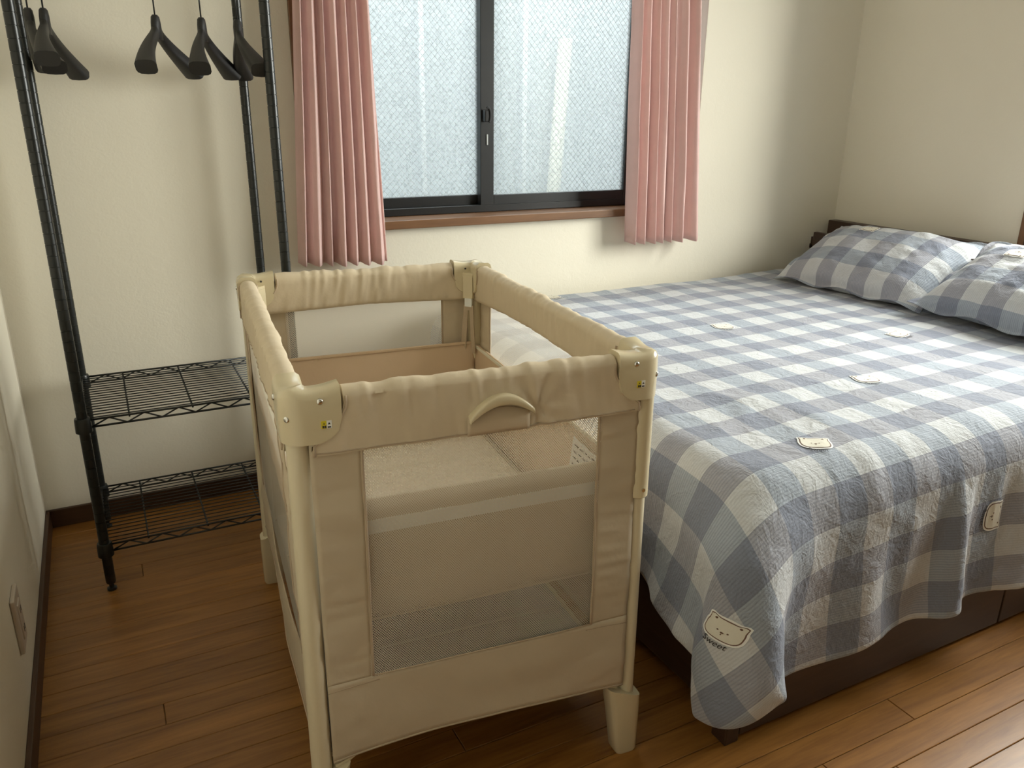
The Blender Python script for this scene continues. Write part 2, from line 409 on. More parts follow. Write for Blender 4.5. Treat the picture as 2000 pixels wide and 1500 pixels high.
# ------------------------------------------------------------------ curtains
def curtain(label, xt0, xt1, xb0, xb1, zb0, zb1, folds, seed):
    nu, nv = 260, 46; ztop = 1.99
    u = np.linspace(0, 1, nu)[:, None]; v = np.linspace(0, 1, nv)[None, :]
    rs = np.random.RandomState(seed)
    edges = np.cumsum(.55 + rs.rand(folds)); edges = np.concatenate([[0], edges / edges[-1]])
    ph = np.interp(u, edges, np.arange(folds + 1))
    lean = .22 * vnoise(u * 3, v * 1.6, seed)
    ph2 = ph + lean * v
    wv = np.cos(2 * np.pi * ph2)
    wv = np.sign(wv) * np.abs(wv) ** .62
    amp = (.023 + .011 * v) * (.75 + .35 * vnoise(u * folds * .9, v * .8, seed + 3))
    sx = -.45 * np.sin(4 * np.pi * ph2) / (4 * np.pi) / folds * 1.6
    # z between top and hem; straight lines in x so the cloth flares towards the hem
    t = np.clip((ztop - (ztop + (np.interp(u, [0, 1], [zb0, zb1]) - ztop) * v)) / (ztop - .76), 0, 1.05)
    z = ztop + (np.interp(u, [0, 1], [zb0, zb1]) - ztop) * v + .004 * wv * v
    k = np.clip((1.50 - z) / (1.50 - .75), -.3, 1)
    x0 = xt0 + (xb0 - xt0) * k; x1 = xt1 + (xb1 - xt1) * k
    uu = np.clip(u + sx, -.01, 1.01)
    x = x0 + (x1 - x0) * uu
    yv = -.082 + amp * wv + .004 * vnoise(u * 30, v * 5, seed + 7)
    V = np.stack([x + 0 * v, yv + 0 * v, z + 0 * v], -1).reshape(-1, 3)
    cx, cz = (xb0 + xb1) / 2, .74
    o = obj('curtain', V - np.array([cx, -.08, cz]), grid_faces(nu, nv), M['curtain'], None, True, loc=(cx, -.08, cz), solid=.003)
    tag(o, label, 'curtain', 'pink curtains at the window')
    # stitched hem fold
    j = nv - 4
    hp = V.reshape(nu, nv, 3)[:, j, :] - np.array([cx, -.08, cz])
    h0 = hp + np.array([0, -.0022, .0012]); h1 = hp + np.array([0, -.0022, -.0012])
    hv = np.stack([h0, h1], 1).reshape(-1, 3)
    obj('hem_stitch', hv, grid_faces(nu, 2), M['curtain'], o, True)
    return o
curtain('pink pleated curtain left of the window beside the black rack', .838, 1.061, .800, 1.085, .757, .742, 7, 5)
curtain('pink pleated curtain right of the window above the bed', 2.000, 2.300, 2.020, 2.362, .746, .741, 7, 12)
rail = MB().tube([(.78, -.082, 2.0), (2.42, -.082, 2.0)], .011, 10)
ro = rail.box(.80, .82, -.082, 0, 1.99, 2.01).box(2.38, 2.40, -.082, 0, 1.99, 2.01).build('curtain_rail', M['trim'])
tag(ro, 'brown curtain rail over the window above the curtains', 'curtain rail')

# ------------------------------------------------------------------ wall outlet
wo = empty('wall_outlet', (0, -.862, .222)); tag(wo, 'beige outlet plate low on the left wall', 'outlet')
MB().box(0, .009, -.038, .038, -.062, .062, .003).build('plate', M['plate'], wo)
MB().box(.006, .0115, -.018, .018, -.040, .040, .0015).build('socket', M['plate'], wo)
sl = MB()
for zc in (-.022, .022):
    for yc in (-.006, .006): sl.box(.0108, .0121, yc - .0012, yc + .0012, zc - .006, zc + .006)
sl.build('socket_slots', M['ink'], wo)['kind'] = 'stuff'

# ------------------------------------------------------------------ wire garment rack
RX0, RX1, RY0, RY1 = .160, .682, -.445, -.072
rack = empty('garment_rack', (RX0, RY1, 0)); tag(rack, 'black wire garment rack standing by the left wall corner', 'garment rack')
def rk(mb): mb.v = [(x - RX0, y_ - RY1, z) for x, y_, z in mb.v]; return mb
PR = .0125
prof = [(.004, 0), (.012, 0), (.012, .006), (.006, .009), (.006, .018), (.0105, .020), (PR, .024)]
z = .05
while z < 1.74:
    prof += [(PR, z - .0011), (PR - .0011, z - .0006), (PR - .0011, z + .0006), (PR, z + .0011)]; z += .0254
prof += [(PR, 1.745), (.008, 1.752), (.002, 1.753)]
for px, py in ((RX0, RY0), (RX1, RY0), (RX0, RY1), (RX1, RY1)):
    autosmooth(rk(MB().lathe(prof, (px, py, 0), 14)).build('post', M['steel'], rack), 50)
ZS = (.480, .132)
for zs in ZS:
    wr = MB(); r = .0023
    for yy in (RY0, RY1):           # front and back trusses
        wr.tube([(RX0, yy, zs), (RX1, yy, zs)], .0029, 6); wr.tube([(RX0, yy, zs - .019), (RX1, yy, zs - .019)], .0029, 6)
        n = 13; xs = np.linspace(RX0 + .018, RX1 - .018, n)
        wr.tube([(x, yy, zs - (0 if i % 2 else .019)) for i, x in enumerate(xs)], r, 6)
    for xx in (RX0, RX1):
        wr.tube([(xx, RY0, zs), (xx, RY1, zs)], .0029, 6); wr.tube([(xx, RY0, zs - .019), (xx, RY1, zs - .019)], .0029, 6)
        n = 11; ys = np.linspace(RY0 + .018, RY1 - .018, n)
        wr.tube([(xx, yv, zs - (0 if i % 2 else .019)) for i, yv in enumerate(ys)], r, 6)
    so = rk(wr).build('shelf', M['steel'], rack, True)
    ww = MB()
    for yy in np.linspace(RY0 + .018, RY1 - .018, 17): ww.tube([(RX0, yy, zs - .001), (RX1, yy, zs - .001)], .0016, 6)
    rk(ww).build('shelf_wires', M['steel'], so, True)
    cb = MB()
    for xx in (RX0 + .105, RX0 + .255, RX0 + .405): cb.tube([(xx, RY0, zs - .004), (xx, RY1, zs - .004)], .0026, 6)
    rk(cb).build('cross_wires', M['steel'], so, True)
    for px, py in ((RX0, RY0), (RX1, RY0), (RX0, RY1), (RX1, RY1)):
        autosmooth(rk(MB().lathe([(PR, -.027), (.0195, -.027), (.0185, .006), (.017, .010), (PR, .010)], (px, py, zs - .002), 16)).build('collar', M['steel'], so), 40)
ZR = 1.535; RYM = -.26
for xx in (RX0, RX1):
    sb = MB().tube([(xx, RY0, ZR), (xx, RY1, ZR)], .006, 8).tube([(xx, RY0, ZR + .07), (xx, RY1, ZR + .07)], .006, 8)
    for yy in np.linspace(RY0 + .04, RY1 - .04, 5): sb.tube([(xx, yy, ZR), (xx, yy, ZR + .07)], .003, 6)
    rk(sb).build('side_bar', M['steel'], rack, True)
rk(MB().tube([(RX0, RYM, ZR), (RX1, RYM, ZR)], .0095, 12)).build('hanging_rod', M['steel'], rack, True)
for yy in (RY0, RY1): rk(MB().tube([(RX0, yy, 1.70), (RX1, yy, 1.70)], .006, 8)).build('top_bar', M['steel'], rack, True)

# ------------------------------------------------------------------ clothes hangers
def hanger(label, x, yaw, tilt=0.0, half=.18):
    # origin at the top of the hook bend, arms along local x
    h = empty('clothes_hanger', (x, RYM, ZR + .0095), yaw)
    h.rotation_euler = (0, tilt, yaw)
    tag(h, label, 'hanger', 'black hangers on the rack')
    zt = -.122                       # top of the neck below the rod
    rings = []
    for s in np.linspace(-1, 1, 41):
        a = abs(s)
        px = half * s; pz = zt - .034 - .080 * a ** .92 - .010 * a ** 3; py = .026 * a * a
        hh = .0115 + .0055 * a ** .7; dd = .0080 + .0170 * a ** 1.5
        if a < .12: hh += .008 * (1 - a / .12)
        sl = -.098 * np.sign(s) * .9; n = Vector((-sl, 0, half)).normalized()
        c = Vector((px, py, pz)); d = Vector((0, 1, 0))
        rings.append([c + n * hh * math.copysign(abs(math.cos(q)) ** .6, math.cos(q)) + d * dd * math.copysign(abs(math.sin(q)) ** .6, math.sin(q)) for q in [2 * math.pi * k / 14 for k in range(14)]])
    bd = MB().loft(rings)
    bd.loft([[(rx * math.cos(q), ry * math.sin(q), zt - dz) for q in [2 * math.pi * k / 12 for k in range(12)]]
             for rx, ry, dz in ((.007, .006, -.002), (.0125, .0095, .003), (.0150, .0110, .016), (.021, .0110, .032), (.036, .0095, .054))])
    o = bd.build('body', M['hang'], h, True); autosmooth(o, 50)
    hk = MB(); r = .0165
    pts = [(0, 0, zt - .01), (0, 0, zt + .05), (.004, 0, zt + .075), (.012, 0, zt + .092)] + [(r * math.cos(a), 0, -.0165 + r * math.sin(a)) for a in np.linspace(-.5, math.pi + .2, 14)]
    hk.tube(pts, .0019, 8).build('hook', M['chrome'] if False else M['steel'], h, True)
    return h
hanger('leftmost black plastic hanger, seen edge-on against the rack posts', .188, R(-86), R(2))
hanger('black plastic hanger second from the left, seen nearly edge-on', .220, R(-99), R(-3))
hanger('black plastic hanger turned widest open in the middle of the rack', .456, R(-113), R(0))
hanger('black plastic hanger just right of the widest open one', .562, R(-110), R(0))
hanger('rightmost black plastic hanger, edge-on before the rack post', .648, R(-93), R(0))

# ------------------------------------------------------------------ bed
BX0, BX1, BY0, BY1 = 1.245, 2.985, -1.600, -.065
bed = empty('bed', (BX0, BY0, 0)); tag(bed, 'dark walnut double bed with drawers and shelf headboard', 'bed')
def bd_(mb): mb.v = [(x - BX0, y_ - BY0, z) for x, y_, z in mb.v]; return mb
bd_(MB().box(BX0 + .02, BX0 + .035, BY0 + .03, BY1, .03, .27, .002)).build('foot_panel', M['bedwoody'], bed)
bd_(MB().box(BX0 + .02, BX1, BY0 + .002, BY0 + .022, .205, .285, .002)).build('side_rail', M['bedwood'], bed)
bd_(MB().box(BX0 + .02, BX1, BY1 - .02, BY1, .02, .285, .002)).build('side_rail', M['bedwood'], bed)
bd_(MB().box(BX0 + .035, BX1, BY0 + .03, BY1 - .02, .24, .275)).build('base_board', M['bedwood'], bed)
bd_(MB().box(BX0 + .06, BX1, BY0 + .05, BY0 + .07, .0, .24)).build('inner_panel', M['bedwood'], bed)
for x0, x1 in ((BX0 + .035, 2.124), (2.130, BX1 - .004)):
    d = bd_(MB().box(x0, x1, BY0 - .004, BY0 + .014, .012, .200, .002)).build('drawer', M['bedwood'], bed)
bd_(MB().box(BX0 - .004, BX0 + .032, BY0 - .006, BY0 + .036, 0, .29, .003)).build('leg', M['bedwoody'], bed)
bd_(MB().box(BX0 - .004, BX0 + .032, BY1 - .04, BY1, 0, .29, .003)).build('leg', M['bedwoody'], bed)
hb = bd_(MB().box(BX1, BX1 + .022, BY0 - .01, -.085, .02, .735, .003)).build('headboard', M['bedwoody'], bed)
bd_(MB().box(3.128, 3.176, BY0 - .01, -.030, .02, .772, .003)).build('headboard_top', M['bedwoody'], hb)
bd_(MB().box(BX1 + .022, 3.128, BY0 - .005, -.05, .66, .68, .002)).build('headboard_shelf', M['bedwoody'], hb)
bd_(MB().box(BX1 + .022, 3.128, -.075, -.055, .02, .71, .002)).build('headboard_side', M['bedwood'], hb)

mt = MB().box(BX0 + .01, BX1 - .005, BY0 + .025, BY1 + .005, .286, .545, .085, 5).build('mattress', M['sheet'], None, True)
tag(mt, 'white mattress on the walnut bed under the checked duvet', 'mattress')
# white sheet showing below the duvet at the foot
nu, nv = 60, 14
u = np.linspace(0, 1, nu)[:, None]; v = np.linspace(0, 1, nv)[None, :]
sy = -1.590 + .60 * u
sx = BX0 - .0065 - .012 * np.clip(v * 1.5 - .6, 0, 1) * (1 + .5 * np.sin(u * 24)) - .004 * vnoise(u * 9, v * 3, 3) * np.clip(v * 2 - 1, 0, 1)
sz = .43 - v * (.195 + .02 * vnoise(u * 6, 0 * v, 8) + .012 * np.sin(u * 19))
V = np.stack([sx + 0 * u, sy + 0 * v, sz + 0 * u], -1).reshape(-1, 3)
sh = obj('bed_sheet', V - np.array([BX0, -1.1, .28]), grid_faces(nu, nv), M['sheet'], None, True, loc=(BX0, -1.1, .28), solid=.002)
tag(sh, 'off-white sheet edge hanging under the duvet at the bed foot', 'sheet')

# ------------------------------------------------------------------ duvet: a small cloth simulation over the mattress
def simulate():
    LX, LY = 2.02, 1.90                     # size of the duvet
    foot_over, front_over = .23, .365
    ang = R(1.2)
    MX0, MX1, MY0, MY1, MZ, RAD = 1.235, 3.3, -1.612, .3, .556, .085
    rs = np.random.RandomState(3)
    def init(nx, ny):
        u = np.linspace(0, LX, nx)[:, None] + np.zeros((1, ny)); v = np.linspace(0, LY, ny)[None, :] + np.zeros((nx, 1))
        vm = .20 * np.clip(1 - u / .40, 0, 1) ** 1.9; v = vm + v * (LY - vm) / LY
        cx, cy = MX0 - foot_over, MY0 - front_over
        X = cx + u * math.cos(ang) - v * math.sin(ang); Y = cy + u * math.sin(ang) + v * math.cos(ang)
        a = np.clip(MX0 - X, 0, None); b = np.clip(MY0 - Y, 0, None)
        mn = np.minimum(a, b); mx = np.maximum(a, b)
        P = np.stack([np.maximum(X, MX0) - .03 * (a > 0) - mn * .60, np.maximum(Y, MY0) - .03 * (b > 0) - mn * .60, MZ + .03 - mx * .97], -1)
        P[..., 2] += .006 * vnoise(u * 9, v * 9, 4)
        P[..., 1] -= np.clip(b * 4, 0, 1) * (.07 * vnoise(u * 5.2, b * 2.5, 21) + .02 * vnoise(u * 13, b * 4, 22))
        return P, u, v
    def collide(P, Q):
        # rounded box
        cx, cy, cz = (MX0 + MX1) / 2, (MY0 + MY1) / 2, MZ / 2 - .4
        h = np.array([(MX1 - MX0) / 2 - RAD, (MY1 - MY0) / 2 - RAD, MZ / 2 + .4 - RAD])
        d = P - np.array([cx, cy, cz]); q = np.abs(d) - h; s = np.sign(d)
        o = np.maximum(q, 0); dist = np.sqrt((o ** 2).sum(-1)) + np.minimum(q.max(-1), 0) - RAD
        inside = np.all(q < 0, -1)
        n = o * s; ln = np.sqrt((n ** 2).sum(-1)); 
        ax = q.argmax(-1); onehot = np.eye(3)[ax] * s
        n = np.where((ln < 1e-7)[..., None], onehot, n / np.maximum(ln, 1e-7)[..., None])
        th = .010; pen = np.clip(th - dist, 0, None)
        P = P + n * pen[..., None]
        c = pen > 0
        top = c & (n[..., 2] > .7)
        fr = np.where(top, .12, np.where(c, .6, 1.0))[..., None]
        mv = P - Q
        nz = np.array([0, 0, 1.0])
        P2 = Q + mv * np.concatenate([fr, fr, np.ones_like(fr)], -1)
        P = np.where(top[..., None], P2, P)
        P[..., 2] = np.maximum(P[..., 2], .03)
        # bunched bulk inside the hanging corner keeps it puffed outwards
        ax_, ay_, r_ = 1.215, -1.632, .055
        rx, ry = P[..., 0] - ax_, P[..., 1] - ay_
        inn = (rx * rx + ry * ry < r_ * r_) & (P[..., 2] < .47)
        bb = (rx + ry) * -.7071; cc_ = rx * rx + ry * ry - r_ * r_
        tt = -bb + np.sqrt(np.maximum(bb * bb - cc_, 0))
        P[..., 0] = np.where(inn, P[..., 0] - .7071 * tt, P[..., 0]); P[..., 1] = np.where(inn, P[..., 1] - .7071 * tt, P[..., 1])
        P[..., 1] = np.minimum(P[..., 1], -.022)
        # keep clear of the crib
        lx = 1.118 + (P[..., 1] + 1.56) * .075
        k = (P[..., 1] > -1.60) & (P[..., 1] < -.62) & (P[..., 0] < lx + .025)
        P[..., 0] = np.where(k, lx + .030, P[..., 0])
        return P
    def run(P, u, v, steps, iters, g, slack, bend):
        nx, ny = P.shape[:2]
        dx = LX / (nx - 1); dy = LY / (ny - 1)
        cons = []
        for par in (0, 1):
            cons.append((slice(par, nx - 1, 2), slice(None), 1, 0, dx, 1.0)); cons.append((slice(None), slice(par, ny - 1, 2), 0, 1, dy, 1.0))
        dg = math.hypot(dx, dy)
        for par in (0, 1):
            cons.append((slice(par, nx - 1, 2), slice(0, ny - 1), 1, 1, dg, .35)); cons.append((slice(par, nx - 1, 2), slice(1, ny), 1, -1, dg, .35))
        for par in (0, 1, 2, 3):
            if bend:
                cons.append((slice(par, nx - 2, 4), slice(None), 2, 0, 2 * dx, bend)); cons.append((slice(None), slice(par, ny - 2, 4), 0, 2, 2 * dy, bend))
        prep = []
        I = np.arange(nx); J = np.arange(ny)
        for si, sj, di, dj, L, kk in cons:
            ii = I[si]; jj = J[sj]
            ii = ii[(ii + di < nx)]; jj = jj[(jj + dj < ny) & (jj + dj >= 0)]
            if len(ii) == 0 or len(jj) == 0: continue
            a0, a1, st_i = ii[0], ii[-1] + 1, (ii[1] - ii[0] if len(ii) > 1 else 1)
            b0, b1, st_j = jj[0], jj[-1] + 1, (jj[1] - jj[0] if len(jj) > 1 else 1)
            A = (slice(a0, a1, st_i), slice(b0, b1, st_j)); B = (slice(a0 + di, a1 + di, st_i), slice(b0 + dj, b1 + dj, st_j))
            L = np.hypot(u[B] - u[A], v[B] - v[A]); rest = L * (1 + slack * (1 + .6 * vnoise(u[A] * 7, v[A] * 7, 9)))
            if dj == 0: rest = rest * (1 + .13 * np.clip((front_over + .02 - v[A]) / .25, 0, 1))
            prep.append((A, B, rest, kk))
        prev = P.copy()
        for s in range(steps):
            vel = (P - prev) * .955; prev = P.copy()
            P = P + vel; P[..., 2] -= g
            for it in range(iters):
                for A, B, rest, kk in prep:
                    d = P[B] - P[A]; l = np.sqrt((d ** 2).sum(-1)) + 1e-9
                    f = (.5 * kk * (l - rest) / l)
                    if kk < .3: f = np.minimum(f, 0) if True else f
                    d = d * f[..., None]
                    P[A] += d; P[B] -= d
                P = collide(P, prev)
        return P
    nx, ny = 66, 64
    P, u, v = init(nx, ny)
    P = run(P, u, v, 120, 14, .0007, .004, .12)
    # refine
    def up(A):
        nx, ny = A.shape[:2]
        B = np.zeros((2 * nx - 1, 2 * ny - 1) + A.shape[2:]); B[::2, ::2] = A
        B[1::2, ::2] = (A[1:] + A[:-1]) / 2; B[:, 1::2] = (B[:, 2::2] + B[:, :-2:2]) / 2
        return B
    P, u, v = up(P), up(u), up(v)
    P = P + .0012 * rs.randn(*P.shape)
    P = run(P, u, v, 30, 9, .0004, .010, .10)
    # let the hanging corner and hem settle into rounder folds
    wgt = (np.clip((.75 - u) / .25, 0, 1) * np.clip((.50 - v) / .15, 0, 1))[..., None]
    for _ in range(14):
        Q = np.pad(P, ((1, 1), (1, 1), (0, 0)), mode='reflect', reflect_type='odd')
        P = P + wgt * .5 * ((Q[2:, 1:-1] + Q[:-2, 1:-1] + Q[1:-1, 2:] + Q[1:-1, :-2]) / 4 - P)
        P[0], P[:, 0] = P[0] + wgt[0] * .5 * (np.pad(P[0], ((1, 1), (0, 0)), mode='reflect', reflect_type='odd')[2:] * .5 + np.pad(P[0], ((1, 1), (0, 0)), mode='reflect', reflect_type='odd')[:-2] * .5 - P[0]), \
            P[:, 0] + wgt[:, 0] * .5 * (np.pad(P[:, 0], ((1, 1), (0, 0)), mode='reflect', reflect_type='odd')[2:] * .5 + np.pad(P[:, 0], ((1, 1), (0, 0)), mode='reflect', reflect_type='odd')[:-2] * .5 - P[:, 0])
    # creases left from folding and sleeping
    gu = np.gradient(P, axis=0); gv = np.gradient(P, axis=1)
    N = np.cross(gu, gv); N /= np.linalg.norm(N, axis=-1, keepdims=True) + 1e-9
    rid = lambda a, b, sd: np.clip(1 - np.abs(vnoise(a, b, sd)) * 1.6, 0, 1) ** 4
    wx, wy = u + .10 * vnoise(u * 3, v * 3, 41), v + .10 * vnoise(u * 3, v * 3, 42)
    msk = np.clip(.45 + .8 * vnoise(u * 1.7, v * 1.7, 43), 0, 1)
    D = .005 * (vnoise(wx * 5, wy * 5, 31) + 1) + msk * (.0065 * rid(wx * 4 + wy * 2, wy * 7 - wx * 3, 32) + .004 * rid(wx * 11 - wy * 5, wy * 9 + wx * 4, 33))
    P = P + N * D[..., None]
    return P, u, v
import time; _t = time.time()
DP, DU, DV = simulate()
print('cloth', round(time.time() - _t, 1), 's')
dorg = np.array([2.0, -.9, .55])
nx, ny = DP.shape[:2]
duv = np.stack([DU + .03, DV + .055], -1).reshape(-1, 2)
duvet = obj('duvet', DP.reshape(-1, 3) - dorg, grid_faces(nx, ny), M['plaid'], None, True, uv=duv, loc=tuple(dorg), sub=1, solid=.009, soff=-1)
tag(duvet, 'blue grey and white checked duvet with bear prints on the bed', 'duvet')

def sampler(P, org, LX, LY):
    n1, n2 = P.shape[:2]
    Q = np.pad(P, ((1, 1), (1, 1), (0, 0)), mode='edge')      # limit surface of the subdivided cloth
    P = (16 * P + 4 * (Q[2:, 1:-1] + Q[:-2, 1:-1] + Q[1:-1, 2:] + Q[1:-1, :-2]) + Q[2:, 2:] + Q[2:, :-2] + Q[:-2, 2:] + Q[:-2, :-2]) / 36
    gu = np.gradient(P, axis=0); gv = np.gradient(P, axis=1)
    N = np.cross(gu, gv); N /= np.linalg.norm(N, axis=-1, keepdims=True) + 1e-9
    def bil(A, a, b):
        i = int(min(max(a, 0), n1 - 1.001)); j = int(min(max(b, 0), n2 - 1.001)); fa, fb = a - i, b - j
        return (A[i, j] * (1 - fa) + A[i + 1, j] * fa) * (1 - fb) + (A[i, j + 1] * (1 - fa) + A[i + 1, j + 1] * fa) * fb
    def f(u, v, h):
        a, b = u / LX * (n1 - 1), v / LY * (n2 - 1)
        return bil(P, a, b) + bil(N, a, b) * h - org
    return f

_txt = {}
def text_mesh(s):
    if s not in _txt:
        c = bpy.data.curves.new('txt', 'FONT'); c.body = s; c.align_x = 'CENTER'; c.size = 1
        o = bpy.data.objects.new('txt', c); COL.objects.link(o)
        me = o.to_mesh(); _txt[s] = ([v.co[:2] for v in me.vertices], [tuple(p.vertices) for p in me.polygons]); o.to_mesh_clear()
        bpy.data.objects.remove(o)
    return _txt[s]

def bear_print(S, u0, v0, rot, size, parent, text='Sweet', h0=.0017):
    """rounded head with two ears, a thin brown outline, face dots and a word beneath, laid on the cloth"""
    c, s = math.cos(rot), math.sin(rot)
    def mp(x, y_, h): return S(u0 + (x * c - y_ * s) * size, v0 + (x * s + y_ * c) * size, h)
    def outline(k):
        pts = []
        for q in np.linspace(0, 2 * math.pi, 48, endpoint=False):
            r = 1 / ((abs(math.cos(q)) / 1.0) ** 3 + (abs(math.sin(q)) / .72) ** 3) ** (1 / 3)
            for e in (.70, math.pi - .70):
                r += .30 * math.exp(-((q - e + math.pi) % (2 * math.pi) - math.pi) ** 2 / .030)
            pts.append(((r + k) * math.cos(q), (r + k) * math.sin(q) ))
        return pts
    def disc(pts, h, name, mat, cc=(0, 0), par=None, rings=6):
        n = len(pts); V = [mp(cc[0], cc[1], h)]; F = []
        for r in range(1, rings + 1):
            t = r / rings
            V += [mp(cc[0] + (p[0] - cc[0]) * t, cc[1] + (p[1] - cc[1]) * t, h) for p in pts]
        for k in range(n):
            F.append((0, 1 + k, 1 + (k + 1) % n))
            for r in range(rings - 1): F.append((1 + r * n + k, 1 + (r + 1) * n + k, 1 + (r + 1) * n + (k + 1) % n, 1 + r * n + (k + 1) % n))
        return obj(name, V, F, mat, par or parent, True)
    root = disc(outline(.16), h0, 'bear_print_edge', M['white'], rings=7)
    o1 = disc(outline(.03), h0 + .0004, 'bear_outline', M['brown'], par=parent, rings=7)
    disc(outline(-.045), h0 + .0008, 'bear_face', M['bear'], par=parent, rings=7)
    V, F = [], []
    def dot(x, y_, rx, ry):
        n = len(V); V.extend([mp(x + rx * math.cos(q), y_ + ry * math.sin(q), h0 + .0012) for q in np.linspace(0, 2 * math.pi, 10, endpoint=False)]); F.append(tuple(range(n, n + 10)))
    dot(-.26, -.08, .055, .05); dot(.26, -.08, .055, .05); dot(0, -.17, .10, .055); dot(0, -.30, .03, .07); dot(-.62, .60, .08, .07); dot(.62, .60, .08, .07)
    obj('bear_features', V, F, M['brown'], parent)['kind'] = 'stuff'
    if text:
        tv, tf = text_mesh(text)
        obj('printed_word', [mp(x * .52, y_ * .62 - 1.28 + .16 * x * x * .3, h0 + .0008) for x, y_ in tv], tf, M['ink'], parent)

SD = sampler(DP, dorg, 2.02, 1.90)
# places are given in the room and looked up on the cloth
def nearest(p):
    d = ((DP - np.array(p)) ** 2).sum(-1); i, j = np.unravel_index(d.argmin(), d.shape); return i / (DP.shape[0] - 1) * 2.02, j / (DP.shape[1] - 1) * 1.90
for p, rot in (((1.515, -1.49, .57), R(-35)), ((1.95, -1.245, .57), R(-20)), ((2.41, -.98, .57), R(10)), ((1.985, -.68, .57), R(-15)), ((1.70, -.09, .57), R(20)),
               ((1.955, -1.622, .368), R(-95)), ((1.121, -1.674, .358), R(-50))):
    a, b_ = nearest(p); bear_print(SD, a, b_, rot, .030, duvet)

# ------------------------------------------------------------------ pillows
def pillow(label, loc, rot, W, L, Tk, seed, bears, uvo):
    nx, ny = 72, 96
    a = np.linspace(-1, 1, nx)[:, None] + np.zeros((1, ny)); b = np.linspace(-1, 1, ny)[None, :] + np.zeros((nx, 1))
    body = lambda t: np.clip(1 - np.abs(t / .93) ** 2.6, 0, None) ** .55
    th = Tk / 2 * body(a) * body(b)
    pinch = 1 - .045 * (np.abs(a) ** 2) * (1 - np.abs(b) ** 6) * 0
    x = a * W / 2 * (1 - .05 * (1 - b ** 2) * np.abs(a) ** 3); yv = b * L / 2 * (1 - .05 * (1 - a ** 2) * np.abs(b) ** 3)
    wr = .006 * vnoise(a * 3 + 7, b * 3, seed) + .0035 * vnoise(a * 8, b * 8 + 3, seed + 1)
    edge = np.clip(np.maximum(np.abs(a), np.abs(b)) - .86, 0, 1) * 7
    fl = .012 * np.clip(edge, 0, 1) * np.sin(b * 9 + a * 7 + seed)
    top = np.stack([x, yv, th * 1.05 + wr * np.clip(th / (Tk / 4), 0, 1) + fl + .0012], -1)
    bot = np.stack([x, yv, -th * .80 + fl - .0012], -1)
    F = grid_faces(nx, ny); n = nx * ny
    F2 = [tuple(i + n for i in f[::-1]) for f in F]
    rim = [(i, 0) for i in range(nx)] + [(nx - 1, j) for j in range(1, ny)] + [(i, ny - 1) for i in range(nx - 2, -1, -1)] + [(0, j) for j in range(ny - 2, 0, -1)]
    idx = [i * ny + j for i, j in rim]
    F3 = [(idx[k], idx[k] + n, idx[(k + 1) % len(idx)] + n, idx[(k + 1) % len(idx)]) for k in range(len(idx))]
    uv = np.stack([yv + uvo[0], x + uvo[1]], -1).reshape(-1, 2)
    uv = np.stack([x + uvo[0], yv + uvo[1]], -1).reshape(-1, 2)
    o = obj('pillow', np.concatenate([top.reshape(-1, 3), bot.reshape(-1, 3)]), F + F2 + F3, M['plaid'], None, True, uv=np.concatenate([uv, uv]), loc=loc, sub=1)
    o.rotation_euler = rot
    tag(o, label, 'pillow', 'checked pillows on the bed')
    S = sampler(top, np.zeros(3), 1, 1)
    Sm = lambda u, v, h: S(u / W + .5, v / L + .5, h)
    for bx, by, r in bears: bear_print(Sm, bx, by, r, .030, o)
    return o
pillow('checked pillow on the window side of the headboard', (2.872, -.505, .680), (0, R(-27), R(2)), .42, .66, .165, 2, [(.105, .09, R(90))], (.05, .02))
pillow('checked pillow nearer the right picture edge, overlapping the other pillow', (2.842, -1.150, .690), (R(2), R(-27), R(-3)), .42, .66, .165, 6, [(.075, .135, R(95))], (.02, .06))

